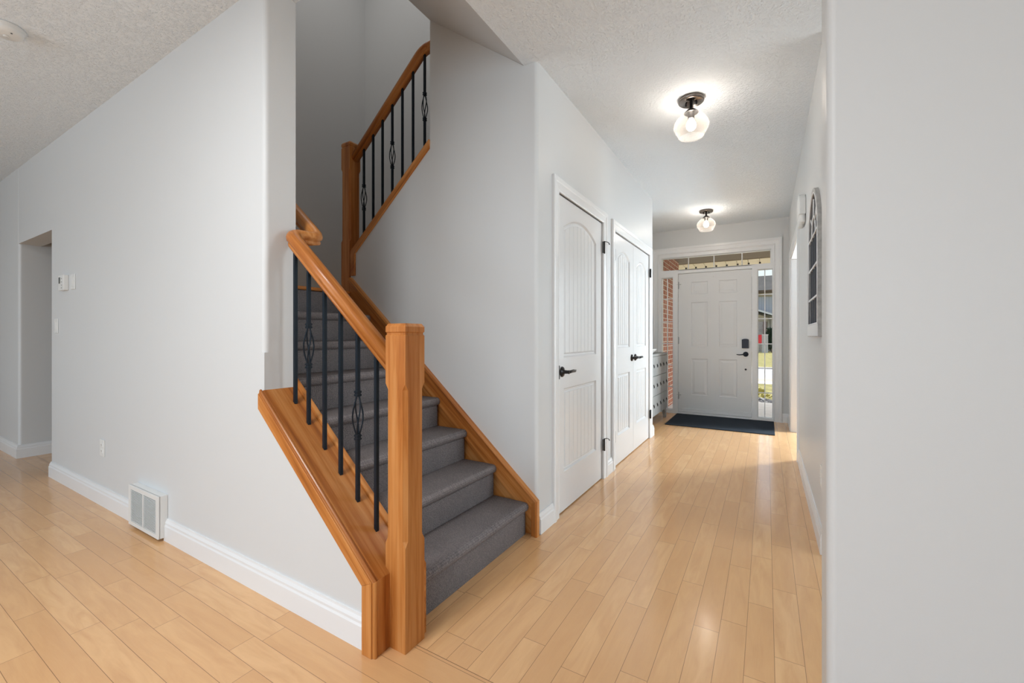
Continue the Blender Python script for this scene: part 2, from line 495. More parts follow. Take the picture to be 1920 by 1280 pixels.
c = MB()
c.box(-9.3, 4.2, -4.8, YAi, CZ, CZ + 0.3)
c.box(-1.207, 1.8, YAi, 6.86, CZ, CZ + 0.9); c.box(1.8, 4.2, YAi, 3.8, CZ, CZ + 0.3)
c.box(-3.9, -1.207, YC + 0.15, 6.86, CZ, CZ + 0.9)
c.box(-9.3, -3.95, YAi, 3.5, CZ, CZ + 0.3)
c.build('ceiling', 'ceiling', **st('white stippled ceiling of the living room and hall', 'ceiling'))
c = MB()
c.prism([(-1.2069, CZ + 0.001), (-1.923, 3.235), (-1.923, 3.6), (-1.2069, 3.6)], YAi, YC + 0.15, 'xzy')
c.build('ceiling_slope', 'wall', **st('sloping painted soffit where the stairwell opens through the ceiling', 'ceiling'))
c = MB(); c.box(XD - 0.15, -1.8, YA, YC + 0.15, 5.4, 5.5)
c.build('ceiling_stairwell', 'ceiling', **st('ceiling high over the stairwell', 'ceiling'))

# wall between living room and stairs, with the passage opening at its far left
a = MB()
a.prism([(-4.967, YAi), (-4.967, YA)] + arc(XR - BN, YA + BN, BN, -90, 0) + [(XR, YAi)], 1.06, CZ)
a.prism([(-4.967, 0), (-4.967, 1.06), (XR, 1.06), (XR, capz(XR) - 0.03), (-1.215, capz(-1.215) - 0.03), (-1.215, 0)], YA, YAi, 'xzy')
a.build('wall_left', 'wall', **st('pale grey wall left of the staircase with low sloping part under the railing', 'wall'))
a = MB(); a.box(-5.978, -4.967, YA, YAi, 1.995, CZ)
a.build('wall_header', 'wall', **st('grey header over the passage opening at far left', 'wall'))
a = MB()
a.prism([(-9.3, YAi), (-9.3, YA)] + arc(-5.978 - BN, YA + BN, BN, -90, 0) + [(-5.978, YAi)], 0, CZ)
a.box(-6.1, -5.978, YAi, 3.4, 0, CZ)
a.build('wall_far_left', 'wall', **st('grey wall corner left of the passage opening', 'wall'))
a = MB(); a.box(XD - 0.15, -1.2, YA, YAi, CZ + 0.3, 5.4)
a.build('wall_stairwell_front', 'wall', **st('upper wall of the stairwell above the living room ceiling', 'wall'))
a = MB(); a.box(-9.3, -3.94, 3.4, 3.5, 0, CZ)
a.build('wall_passage', 'wall', **st('end wall of the passage at far left', 'wall'))

# wall between the two flights
def capu(x): return 1.738 + 0.85 * (x + 2.75)
a = MB()
a.prism([(-2.715, 1.3), (-2.715, capu(-2.715) - 0.03), (-1.923, capu(-1.923) - 0.03), (-1.923, 3.235), (-1.207, CZ), (-1.205, CZ), (-1.205, 0), (-2.715, 0)], YB, YB + 0.12, 'xzy')
a.build('wall_stair', 'wall', **st('grey wall between lower and upper stair flights', 'wall'))
a = MB(); a.box(XD - 0.15, XD, YAi, YC + 0.15, 0, 5.4)
a.build('wall_landing', 'wall', **st('end wall of the stair landing', 'wall'))
a = MB(); a.box(-1.923, -1.8, YAi, YC, 3.3, 5.4)
a.build('wall_stairwell_right', 'wall', **st('upper wall over the sloping soffit', 'wall'))
a = MB(); a.box(XD, -1.25, YC, YC + 0.15, 0, 5.4)
a.build('wall_stairwell_back', 'wall', **st('tall back wall of the stairwell behind the upper railing', 'wall'))

# hall left wall with the doors
Y1, Y2, Y3, Y4, YE = 2.44, 3.285, 3.594, 4.858, 5.03
ZD = 2.045
a = MB()
a.prism([(-1.205, YB)] + arc(XE - BN, YB + BN, BN, -90, 0) + [(XE, Y1), (-1.205, Y1)], 0, CZ)
for y0, y1, z0 in ((Y1, Y2, ZD), (Y2, Y3, 0), (Y3, Y4, ZD)):
    a.box(-1.24, XE, y0, y1, z0, CZ)
a.prism([(-1.24, Y4), (XE, Y4)] + arc(XE - 0.012, YE - 0.012, 0.012, 0, 90) + [(-1.75, YE), (-1.75, YE - 0.1), (-1.24, YE - 0.1)], 0, CZ)
a.box(-1.75, -1.65, YE, YF + 0.2, 0, CZ)
a.build('wall_hall_left', 'wall', **st('hall left wall with pantry and closet doors', 'wall'))

# front wall
UX0, UX1, UZ = -1.385, 0.08, 2.345
a = MB()
a.box(-1.75, UX0, YF, YF + 0.2, 0, CZ); a.box(UX1, 1.8, YF, YF + 0.2, 0, CZ); a.box(UX0, UX1, YF, YF + 0.2, UZ, CZ)
a.build('wall_front', 'wall', **st('front wall around the entry door', 'wall'))

# hall right wall with doorway, side room, and the near wall end
GY0, GY1, GZ = 4.70, 6.06, 2.065
a = MB()
a.prism([(XG, GY0)] + arc(XG + 0.02, 2.72, 0.02, 180, 270) + arc(XG + 0.10, 2.72, 0.02, 270, 360) + [(XG + 0.12, GY0)], 0, CZ); a.box(XG, XG + 0.12, GY0, GY1, GZ, CZ); a.box(XG, XG + 0.12, GY1, YF, 0, CZ)
a.build('wall_hall_right', 'wall', **st('hall right wall with the arched mirror', 'wall'))
a = MB(); a.box(1.7, 1.8, 3.8, YF, 0, CZ); a.box(XG + 0.12, 4.2, 3.7, 3.8, 0, CZ)
a.build('wall_side_room', principled('low_bounce_grey', (0.16, 0.17, 0.18), 0.6), **st('walls of the room off the hall', 'wall'))  # dark colour put in to cut bounce light on the doorway jamb
a = MB(); a.box(4.0, 4.2, 1.565, 3.7, 0, CZ); a.build('wall_dining', 'wall', **st('far wall of the room off the hall at right', 'wall'))
a = MB()
a.prism([(4.2, 1.565), (4.2, 1.42)] + list(reversed(arc(0.14 + BN, 1.42 + BN, BN, 180, 270))) + list(reversed(arc(0.14 + BN, 1.565 - BN, BN, 90, 180))), 0, CZ)
a.build('wall_right', 'wall', **st('near grey wall end at right of the frame', 'wall'))

# the living room behind the camera
a = MB()
a.box(-9.3, 4.2, -4.8, -4.6, 0, 0.35); a.box(-9.3, 4.2, -4.8, -4.6, 2.5, CZ)
for x0, x1 in ((-9.3, -5.3), (-1.9, 0.1), (2.7, 4.2)): a.box(x0, x1, -4.8, -4.6, 0.35, 2.5)
a.box(-9.3, -9.1, -4.6, YA, 0, CZ); a.box(4.0, 4.2, -4.6, 1.42, 0, CZ)
a.build('wall_back', 'wall', **st('living room walls and windows behind the camera', 'wall'))

# baseboards
BP = [(0, 0), (0.016, 0), (0.016, 0.082), (0.0125, 0.090), (0.0125, 0.100), (0.007, 0.112), (0.006, 0.120), (0, 0.120)]
BPr = [(-n, z) for n, z in BP]
def base(name, path, label, flip=False):
    m_ = MB(); m_.sweep2d(path, BPr if flip else BP, lambda u, w_, t_: (u, w_, t_))
    return m_.build(name, 'trim', **st(label, 'baseboard'))
base('baseboard_left', [(-3.255, YA), (-4.967, YA), (-4.967, YAi)], 'white baseboard left of the floor vent')
base('baseboard_left.001', [(-1.236, YA), (-2.87, YA)], 'white baseboard between vent and stair end')
base('baseboard_passage', [(-5.978, 3.3), (-5.978, YA), (-9.2, YA)], 'white baseboard wrapping the passage corner')
base('baseboard_stair', [(-1.118, YB), (XE, YB), (XE, 2.356)], 'short white baseboard beside the pantry casing', True)
base('baseboard_hall', [(XE, 3.371), (XE, 3.508)], 'white baseboard between pantry and closet doors', True)
base('baseboard_closet', [(XE, 4.945), (XE, YE), (-1.6, YE)], 'white baseboard past the closet doors', True)
base('baseboard_right', [(XG, 2.72), (XG, 4.615)], 'white baseboard along hall right wall')
base('baseboard_front', [(0.178, YF), (XG, YF), (XG, 6.145)], 'white baseboard in front right corner', True)

# casings: profile offsets run outward from the opening edge
CPW = 0.085
CP = [(0, 0), (0, 0.010), (0.008, 0.013), (0.016, 0.011), (0.05, 0.015), (0.056, 0.019), (0.078, 0.020), (CPW, 0.016), (CPW, 0)]
def casing(name, u0, u1, zt, place, label, z0=0.0, prof=CP):
    m_ = MB(); m_.sweep2d([(u0, z0), (u0, zt), (u1, zt), (u1, z0)], prof, place)
    return m_.build(name, 'trim', **st(label, 'trim'))
PE = lambda u, w_, t_: (XE + t_, u, w_)
PF = lambda u, w_, t_: (u, YF - t_, w_)
PG = lambda u, w_, t_: (XG - t_, u, w_)
casing('trim_1', Y1, Y2, 2.036, PE, 'white casing around the pantry door')
casing('trim_2', Y3, Y4, 2.036, PE, 'white casing around the double closet doors')
casing('trim_3', UX0, UX1, UZ, PF, 'wide white casing around the entry door and its windows',
       prof=[(0, 0), (0, 0.012), (0.012, 0.02), (0.022, 0.014), (0.06, 0.017), (0.07, 0.024), (0.096, 0.024), (0.096, 0)])
casing('trim_4', GY0, GY1, GZ - 0.005, PG, 'white casing around the doorway in hall right wall')
m_ = MB(); m_.box(XG - 0.001, XG + 0.121, GY0, GY0 + 0.018, 0, GZ); m_.box(XG - 0.001, XG + 0.121, GY1 - 0.018, GY1, 0, GZ); m_.box(XG - 0.001, XG + 0.121, GY0 + 0.018, GY1 - 0.018, GZ - 0.018, GZ)
m_.build('trim_5', 'trim', **st('white jamb lining inside the right doorway', 'trim'))

# ------------------------------------------------------------------ doors
def arch_loop(u0, u1, w0, w1, rise, n=12):
    pts = [(u0, w0), (u1, w0)]
    for i in range(n + 1):
        s_ = 1 - 2 * i / n
        pts.append(((u0 + u1) / 2 + s_ * (u1 - u0) / 2, w1 + rise * (1 - s_ * s_)))
    return pts
def inset(loop, d):
    n = len(loop); out = []
    for i in range(n):
        p0, p1, p2 = Vector(loop[i - 1]), Vector(loop[i]), Vector(loop[(i + 1) % n])
        a, b = (p1 - p0).normalized(), (p2 - p1).normalized()
        n0, n1 = Vector((-a.y, a.x)), Vector((-b.y, b.x))
        h = (n0 + n1).normalized(); h = h / max(0.3, h.dot(n0))
        out.append((p1.x + h.x * d, p1.y + h.y * d))
    return out
def door_leaf(u0, u1, w0, w1, thick, panels, place, style):
    """front face with moulded panels; loops counter-clockwise; depth t=0 front, negative inwards"""
    mb = MB(); bm = mb.bm
    def ring(loop, t_): return [bm.verts.new(place(p[0], p[1], t_)) for p in loop]
    def bridge(a, b):
        for i in range(len(a)):
            j = (i + 1) % len(a); bm.faces.new((a[i], a[j], b[j], b[i]))
    outer = ring([(u0, w0), (u1, w0), (u1, w1), (u0, w1)], 0)
    edges = [bm.edges.new((outer[i], outer[(i + 1) % 4])) for i in range(4)]
    inners = []
    for lp in panels:
        r = ring(lp, 0); inners.append(r)
        edges += [bm.edges.new((r[i], r[(i + 1) % len(r)])) for i in range(len(r))]
    bmesh.ops.triangle_fill(bm, edges=edges, use_beauty=True, use_dissolve=False)
    back = ring([(u0, w0), (u1, w0), (u1, w1), (u0, w1)], -thick)
    bridge(outer, back); bm.faces.new(back)
    for lp, r in zip(panels, inners):
        if style == 'bead':
            l1, l2, l3 = inset(lp, 0.010), inset(lp, 0.020), inset(lp, 0.030)
            a = ring(l1, -0.012); b = ring(l2, -0.013); c_ = ring(l3, -0.0074)
            bridge(r, a); bridge(a, b); bridge(b, c_)
            f_ = bm.faces.new(c_)
            us = [p[0] for p in l3]; lo, hi = min(us), max(us); wb = min(p[1] for p in l3)
            def top(u):
                best = None
                for i in range(1, len(l3)):
                    pa, pb = l3[i], l3[(i + 1) % len(l3)]
                    if pa[0] != pb[0] and min(pa[0], pb[0]) - 1e-6 <= u <= max(pa[0], pb[0]) + 1e-6 and (pa[1] + pb[1]) / 2 > wb + 0.01:
                        tt = (u - pa[0]) / (pb[0] - pa[0]); best = pa[1] + tt * (pb[1] - pa[1])
                return best if best is not None else l3[2][1]
            ns = max(4, round((hi - lo) / 0.068))
            for q in range(ns):
                ua, ub = lo + (hi - lo) * q / ns, lo + (hi - lo) * (q + 1) / ns
                g = 0.0045
                a0 = [(ua, wb), (ub, wb)] + [(ub + (ua - ub) * i / 3, top(ub + (ua - ub) * i / 3)) for i in range(4)]
                a1 = [(ua + g, wb), (ub - g, wb)] + [(ub - g + (ua - ub + 2 * g) * i / 3, top(ub - g + (ua - ub + 2 * g) * i / 3)) for i in range(4)]
                ra, rb = ring(a0, -0.0075), ring(a1, -0.0035)
                bridge(ra, rb); bm.faces.new(rb)
        else:
            a = ring(inset(lp, 0.008), -0.007); b = ring(inset(lp, 0.022), -0.007); c_ = ring(inset(lp, 0.045), -0.002)
            bridge(r, a); bridge(a, b); bridge(b, c_); bm.faces.new(c_)
    return mb
def lever_handle(parent, y, z, x, L, mat='bronze'):
    m_ = MB()
    m_.lathe([(0.0, 0), (0.033, 0.0), (0.034, 0.004), (0.030, 0.010), (0.018, 0.014), (0.012, 0.018), (0.011, 0.045), (0.013, 0.052), (0.0, 0.056)], (x, y, z), 20, 'x')
    pts = [(x + 0.048, y + 0.008 * (1 if L > 0 else -1), z), (x + 0.052, y + L * 0.3, z + 0.002), (x + 0.054, y + L * 0.55, z + 0.004), (x + 0.052, y + L * 0.8, z + 0.001), (x + 0.050, y + L, z + 0.006)]
    m_.tube(pts, [0.010, 0.009, 0.0105, 0.009, 0.004], 8)
    return m_.build('lever_handle', mat, parent, label='dark bronze lever handle')
def hinge(parent, y, z, x, stop=False, h=0.09):
    m_ = MB(); m_.box(x - 0.002, x + 0.004, y - 0.018, y + 0.010, z - h / 2, z + h / 2)
    m_.tube([(x + 0.008, y, z - h / 2 - 0.004), (x + 0.008, y, z + h / 2 + 0.004)], 0.006, 8)
    if stop:
        m_.tube([(x + 0.010, y, z + h / 2), (x + 0.018, y + 0.018, z + h / 2 + 0.002), (x + 0.030, y + 0.034, z + h / 2 - 0.003), (x + 0.034, y + 0.046, z + h / 2 - 0.016)], [0.003, 0.003, 0.003, 0.005], 8)
    return m_.build('hinge', 'bronze', parent, label='black hinge')

XDoor = XE - 0.006
pd = lambda u, w_, t_: (XDoor + t_, u, w_)
def mk_door(name, y0, y1, panels, label, mat='door', style='bead', place=pd, z0=0.008, z1=2.030, thick=0.035):
    o = door_leaf(y0, y1, z0, z1, thick, panels, place, style).build(name, mat, **st(label, 'door'))
    return o
d1 = mk_door('door_1', Y1 + 0.004, Y2 - 0.004, [arch_loop(2.545, 3.155, 0.995, 1.845, 0.085), arch_loop(2.545, 3.155, 0.255, 0.795, 0.0, 2)], 'white pantry door with arched beadboard panels nearest the stairs')
lever_handle(d1, 2.512, 0.905, XDoor, 0.115)
m_ = MB(); m_.box(XE - 0.004, XE + 0.0135, Y1 - 0.012, Y1 - 0.0005, 0.865, 0.95); m_.build('strike_plate', 'bronze', d1, label='dark strike plate')
hinge(d1, 3.292, 1.84, XE + 0.006, True); hinge(d1, 3.292, 0.272, XE + 0.006, True)
ym = 4.222
d2 = mk_door('door_2', Y3 + 0.004, ym - 0.002, [arch_loop(3.715, 4.095, 1.03, 1.845, 0.065), arch_loop(3.715, 4.095, 0.255, 0.795, 0.0, 2)], 'left leaf of white double closet doors')
d3 = mk_door('door_3', ym + 0.002, Y4 - 0.004, [arch_loop(4.350, 4.735, 1.03, 1.845, 0.065), arch_loop(4.350, 4.735, 0.255, 0.795, 0.0, 2)], 'right leaf of white double closet doors')
lever_handle(d2, 4.16, 0.925, XDoor, 0.10); lever_handle(d3, 4.285, 0.925, XDoor, 0.11)
for z in (1.835, 0.27): hinge(d2, Y3 + 0.008, z, XE - 0.004); hinge(d3, Y4 + 0.006, z, XE + 0.008)

# door frame of the entry: mullions, head, sill
def fx(x): return x * 0.9666
def fz(z): return 1.13 + (z - 1.13) * 0.9666
DX0, DX1, DZ0, DZ1 = -1.115, -0.172, 0.035, 2.052
m_ = MB()
yf0, yf1 = YF - 0.004, YF + 0.14
SLa, SLb = (-1.354, -1.187), (-0.104, 0.077)
m_.box(UX0, SLa[0], yf0, yf1, 0, UZ); m_.box(SLb[1] + 0.0, UX1 + 0.002, yf0, yf1, 0, UZ)
m_.box(SLa[1], DX0 - 0.003, yf0, yf1, 0, 2.10); m_.box(DX1 + 0.003, SLb[0], yf0, yf1, 0, 2.10)
m_.box(SLa[0], SLb[1], yf0, yf1, 2.035, 2.107) if False else None
m_.box(SLa[0], SLa[1], yf0, yf1, 2.010, 2.107); m_.box(SLb[0], SLb[1], yf0, yf1, 2.040, 2.107); m_.box(DX0 - 0.003, DX1 + 0.003, yf0, yf1, DZ1 + 0.004, 2.107)
m_.box(SLa[1], SLb[0], yf0, yf1, 2.100, 2.107)
m_.box(SLa[0], SLb[1], yf0, yf1, 2.30, UZ)
m_.box(SLa[0], SLa[1], yf0, yf1, 0, 0.05); m_.box(SLb[0], SLb[1], yf0, yf1, 0, 0.035); m_.box(DX0 - 0.003, DX1 + 0.003, yf0 - 0.02, yf1, 0, DZ0 - 0.004)
m_.box(0.055, SLb[1], yf0, yf1, 2.107, 2.30)
m_.build('trim_6', 'trim', **st('white frame posts and head between entry door and windows', 'trim'))
# beads framing each light
def light(name, x0, x1, z0, z1, xs, zs, label):
    y = YF + 0.05
    b = MB()
    e = 0.010
    b.box(x0, x0 + e, y - 0.02, y + 0.02, z0, z1); b.box(x1 - e, x1, y - 0.02, y + 0.02, z0, z1)
    b.box(x0 + e, x1 - e, y - 0.02, y + 0.02, z0, z0 + e); b.box(x0 + e, x1 - e, y - 0.02, y + 0.02, z1 - e, z1)
    fr_ = b.build(name, 'trim', **st(label, 'window'))
    p = MB(); p.box(x0 + e, x1 - e, y - 0.003, y + 0.003, z0 + e, z1 - e); p.build('pane', 'glass', fr_, label='clear glass')
    q = MB()
    for x in xs: q.box(x - 0.006, x + 0.006, y - 0.009, y + 0.009, z0 + e, z1 - e)
    for z in zs: q.box(x0 + e, x1 - e, y - 0.008, y + 0.008, z - 0.006, z + 0.006)
    q.build('muntin', 'trim', fr_)
    return fr_
light('window_1', SLa[0], SLa[1], 0.05, 2.010, [-1.274], [fz(z) for z in (1.714, 1.36, 1.023, 0.694, 0.36)], 'narrow sidelight window left of the entry door, brick beyond')
light('window_2', SLb[0], SLb[1], 0.035, 2.040, [-0.018], [fz(z) for z in (1.722, 1.382, 1.03, 0.693, 0.501 - 0.07, 0.346 - 0.0)][:4] + [fz(0.346)], 'narrow sidelight window right of the entry door, street beyond')
light('window_3', SLa[0], 0.055, 2.107, 2.300, [fx(x) for x in (-1.014, -0.6636, -0.2988)], [], 'transom window over the entry door')
# entry door
pf = lambda u, w_, t_: (u, YF + 0.012 - t_, w_)
def rect(x0, x1, z0, z1): return [(fx(x0), fz(z0)), (fx(x1), fz(z0)), (fx(x1), fz(z1)), (fx(x0), fz(z1))]
pans = []
for x0, x1 in ((-0.969, -0.742), (-0.593, -0.359)):
    for z0, z1 in ((1.765, 1.952), (0.983, 1.645), (0.256, 0.80)): pans.append(rect(x0, x1, z0, z1))
mb = door_leaf(DX0, DX1, DZ0, DZ1, 0.045, pans, pf, 'raised')
d4 = mb.build('door_4', principled('entry_door_paint', (0.79, 0.79, 0.785), 0.35), **st('white six panel entry door with dark keypad lock', 'door'))
yd = YF + 0.012
m_ = MB()
lp = [(-0.289, 0.972), (-0.206, 0.972), (-0.206, 1.088)] + [(-0.2475 + 0.0415 * math.cos(a_), 1.088 + 0.012 * math.sin(a_)) for a_ in [PI * i / 8 for i in range(1, 8)]] + [(-0.289, 1.088)]
m_.prism(lp, yd - 0.026, yd, 'xzy'); m_.build('deadbolt_keypad', 'navy', d4, bevel=0.004, label='dark keypad deadbolt')
m_ = MB(); m_.lathe([(0, 0), (0.034, 0), (0.033, -0.010), (0.014, -0.018), (0.012, -0.05), (0, -0.052)], (-0.243, yd, 0.89), 20, 'y')
m_.tube([(-0.243, yd - 0.045, 0.89), (-0.28, yd - 0.052, 0.886), (-0.32, yd - 0.052, 0.882), (-0.352, yd - 0.05, 0.886)], [0.009, 0.008, 0.007, 0.005], 8)
m_.build('lever_handle', 'navy', d4, label='dark lever handle')
m_ = MB(); m_.lathe([(0, 0), (0.013, 0), (0.012, -0.005), (0, -0.006)], (-0.243, yd, 0.681), 14, 'y'); m_.build('bolt_cover', 'navy', d4, label='small dark round bolt cover')
for z in (1.885, 1.075, 0.266):
    m_ = MB(); m_.tube([(DX0 - 0.004, yd - 0.008, z - 0.055), (DX0 - 0.004, yd - 0.008, z + 0.055)], 0.007, 8); m_.box(DX0, DX0 + 0.012, yd - 0.003, yd, z - 0.05, z + 0.05)
    if z != 1.075: m_.tube([(DX0 - 0.035, yd - 0.012, z + 0.012), (DX0 + 0.04, yd - 0.014, z + 0.012)], 0.004, 8)
    m_.build('hinge', 'steel', d4, label='steel hinge')
m_ = MB(); m_.box(DX0 + 0.004, DX1 - 0.004, yd - 0.012, yd, DZ0 + 0.002, DZ0 + 0.05)
for x in (-1.06, -0.74, -0.46, -0.24): m_.lathe([(0, 0), (0.006, 0), (0.005, -0.003), (0, -0.004)], (x, yd - 0.012, DZ0 + 0.032), 10, 'y')
m_.build('door_sweep', 'door', d4)
m_ = MB(); m_.box(-0.655, -0.640, yd - 0.004, yd, 1.975, 2.012); m_.tube([(-0.6475, yd - 0.004, 1.982), (-0.6475, yd - 0.02, 1.978), (-0.6475, yd - 0.022, 1.99)], 0.003, 6)
m_.build('wreath_hook', 'plastic', d4)

# ------------------------------------------------------------------ staircase
RUN, RISE, X1 = 0.2178, 0.184, -1.162
SY0, SY1 = 1.237, 2.136
stairs = thing('staircase', (-1.95, 1.69, 0), 'flight of grey carpeted stairs with wooden skirt boards rising left to a landing', 'staircase')
def step_profile(n):
    xn, zn, zp = X1 - RUN * (n - 1), RISE * n, RISE * (n - 1)
    r = 0.025
    nose = arc(xn - r, zn - r, r, 90, -90, 8)
    xr = xn - 0.022
    p = [(xn - RUN - 0.03, zn)] + nose + [(xr - 0.004, zn - 2 * r - 0.003), (xr, zn - 0.055), (xr, zp + 0.0), (xn - RUN - 0.03, zp + 0.0)]
    return p
for n in range(1, 9):
    m_ = MB()
    poly = step_profile(n)
    if n == 8: poly = [(-2.712, RISE * 8 - 0.024), (-2.712, RISE * 7), (-2.735, RISE * 7), (-2.735, RISE * 8 - 0.024)]
    ring_n = 3
    m_.prism(poly, SY0, SY1, 'xzy')
    o = m_.build('carpet_step', 'carpet', stairs, bevel=0.006, segs=2)
    for p_ in o.data.polygons: p_.use_smooth = True
m_ = MB(); m_.box(XD + 0.001, -2.735, YAi + 0.001, YC - 0.001, RISE * 8 - 0.12, RISE * 8)
m_.build('floor_landing', 'floor', **st('wood floor of the stair landing', 'floor'))
m_ = MB(); m_.box(-2.734, -2.69, SY0 - 0.025, YB - 0.024, RISE * 8 - 0.022, RISE * 8 + 0.001)
m_.build('landing_nosing', 'wood_y', stairs, bevel=0.006)
# skirt board on the wall between flights
def sk(x): return 0.2 + 0.865 * (-1.111 - x)
XS = -2.70
m_ = MB(); d = 0.142
m_.prism([(-1.113, sk(-1.113) - d), (-1.113, sk(-1.113)), (XS, sk(XS)), (XS, sk(XS) - d)], YB - 0.024, YB - 0.0005, 'xzy')
sb = m_.build('skirt_board', 'wood_low', stairs, bevel=0.002)
m_ = MB(); m_.sweep2d([(-1.111, 0.0), (-1.111, sk(-1.111)), (XS, sk(XS))], [(-0.004, 0), (-0.004, 0.030), (0.006, 0.034), (0.014, 0.031), (0.022, 0.028), (0.034, 0.027), (0.034, 0)], lambda u, w_, t_: (u, YB - t_, w_))
rr = m_.rings; m_.bm.free()
m_ = MB(); m_.loops(rr[1:3]); m_.build('skirt_moulding', 'wood_low', sb)
m_ = MB(); m_.loops(rr[:2]); m_.build('skirt_moulding', 'wood_z', sb)
m_ = MB(); m_.prism([(-1.145, 0), (-1.145, sk(-1.145) - 0.1), (XS, sk(XS) - 0.1), (XS, sk(XS) - 0.5), (-1.5, 0)], YB - 0.004, YB - 0.0005, 'xzy')
m_.build('stringer', 'wood_low', stairs)
# inner skirt on the railing side
m_ = MB()
m_.prism([(-1.150, 0), (-1.118, 0), (-1.118, 0.265), (-1.13, 0.28), (-1.16, capz(-1.16) + 0.012), (-2.70, capz(-2.70) + 0.012), (-2.70, capz(-2.7) - 0.35), (-1.30, 0)], 1.2095, 1.235, 'xzy')
m_.build('skirt_board', 'wood_pale', stairs, bevel=0.002)

# ------------------------------------------------------------------ lower railing
CYL = 1.157
rail_low = thing('stair_railing', (-1.5, CYL, 0), 'lower stair railing with honey wood newel post and six black iron balusters', 'railing', None)
capprof = [(-0.0095, 1.0335), (-0.006, 1.036), (0.000, 1.036), (0.004, 1.041), (0.003, 1.047), (-0.002, 1.051), (0.0, 1.056), (0.0, 1.2085), (-0.03, 1.2085), (-0.03, 1.0585), (-0.0095, 1.0585)]
fasprof = [(-0.060, 1.030), (-0.010, 1.030), (-0.010, 1.0578), (-0.060, 1.0578)]
def lowsweep(prof):
    m_ = MB()
    m_.sweep2d([(-1.178, 0.0), (-1.178, capz(-1.178)), (XR, capz(XR))], [(-n, y) for n, y in prof], lambda u, w_, t_: (u, t_, w_))
    rr = m_.rings; m_.bm.free()
    rr[2] = [(XR, p[1], p[2] - (XR - p[0]) * 0.86) for p in rr[2]]     # cut plumb against the full height wall
    return rr
rr = lowsweep(capprof)
m_ = MB(); m_.loops(rr[1:]); cap_o = m_.build('cap_board', 'wood_cap', rail_low, bevel=0.001)
m_ = MB(); m_.loops(rr[:2]); m_.build('end_board', 'wood_z', rail_low, bevel=0.001)
rr = lowsweep(fasprof)
m_ = MB(); m_.loops(rr[1:]); m_.build('fascia_board', 'wood_pale', rail_low, bevel=0.0015, label='paler fascia board')
m_ = MB(); m_.loops(rr[:2]); m_.build('end_fascia', 'wood_pale_z', rail_low, bevel=0.0015, label='paler upright fascia')
def newel(x0, y0, size, z0, z1, zc0, zc1, parent):
    m_ = MB()
    h = size / 2; cx, cy = x0 + h, y0 + h
    def ring(s_, ch, z):
        a = h * s_; pts = []
        for sx, sy, order in ((1, 1, 0), (-1, 1, 1), (-1, -1, 0), (1, -1, 1)):
            pr = [(sx * a, sy * (a - ch)), (sx * (a - ch), sy * a)]
            if order: pr.reverse()
            pts += [(cx + p[0], cy + p[1], z) for p in pr]
        return pts
    t_ = 0.0012; c_ = 0.014
    zg = z1 - 0.040
    m_.loops([ring(1, t_, z0), ring(1, t_, zc0), ring(1, c_, zc0 + 0.022), ring(1, c_, zc1 - 0.022), ring(1, t_, zc1), ring(1, t_, zg - 0.004), ring(0.93, t_, zg), ring(0.93, t_, zg + 0.006),
              ring(1, t_, zg + 0.010), ring(1, t_, z1 - 0.012), ring(0.86, t_, z1)])
    return m_.build('newel_post', 'wood_z', parent)
newel(-1.201, 1.107, 0.100, 0, 1.178, 0.375, 0.960, rail_low)
HP = [(-0.020, -0.031), (0.020, -0.031), (0.022, -0.022), (0.019, -0.018), (0.022, -0.013), (0.030, -0.009), (0.032, 0.004), (0.028, 0.018), (0.018, 0.028), (0.006, 0.032), (-0.006, 0.032), (-0.018, 0.028), (-0.028, 0.018), (-0.032, 0.004), (-0.030, -0.009), (-0.022, -0.013), (-0.019, -0.018), (-0.022, -0.022)]
def railz(x): return 1.083 + 0.86 * (-1.277 - x)
WR = 1.305
def fillet(pts, r, n=6):
    pts = [Vector(p) for p in pts]; out = [pts[0]]
    for i in range(1, len(pts) - 1):
        p, a, b = pts[i], (pts[i - 1] - pts[i]), (pts[i + 1] - pts[i])
        rr = min(r, a.length * 0.48, b.length * 0.48)
        s_, e = p + a.normalized() * rr, p + b.normalized() * rr
        for k_ in range(n + 1):
            t_ = k_ / n
            out.append(s_ * (1 - t_) ** 2 + p * 2 * t_ * (1 - t_) + e * t_ ** 2)
    return out + [pts[-1]]
path = fillet([(-1.195, CYL, railz(-1.195)), (-1.872, CYL, railz(-1.872)), (-1.872, WR, railz(-1.872) + 0.004), (-2.75, WR, railz(-2.75))], 0.055)
m_ = MB(); m_.sweep_up(path, HP)
m_.build('handrail', 'wood_low', rail_low)
def baluster_mesh(name, L, basket):
    m_ = MB(); h = 0.0068
    def bar(z0, z1): m_.box(-h, h, -h, h, z0, z1)
    if not basket: bar(0, L)
    else:
        zm = L / 2; hb = 0.088
        bar(0, zm - hb); bar(zm + hb, L)
        for z in (zm - hb, zm + hb):
            m_.box(-0.0105, 0.0105, -0.0105, 0.0105, z - 0.010, z - 0.003); m_.box(-0.0105, 0.0105, -0.0105, 0.0105, z + 0.003, z + 0.010)
            m_.box(-0.0085, 0.0085, -0.0085, 0.0085, z - 0.012, z + 0.012)
        for q in range(4):
            pts = []
            for i in range(13):
                t_ = i / 12
                a = q * PI / 2 + 0.35 + t_ * PI * 0.5
                r = 0.004 + 0.0165 * math.sin(PI * t_) ** 1.1
                pts.append((r * math.cos(a), r * math.sin(a), zm - hb + 2 * hb * t_))
            m_.tube(pts, 0.0034, 6)
    bm = m_.bm; bmesh.ops.recalc_face_normals(bm, faces=bm.faces[:])
    me = bpy.data.meshes.new(name); bm.to_mesh(me); bm.free(); me.materials.append(M['iron'])
    return me
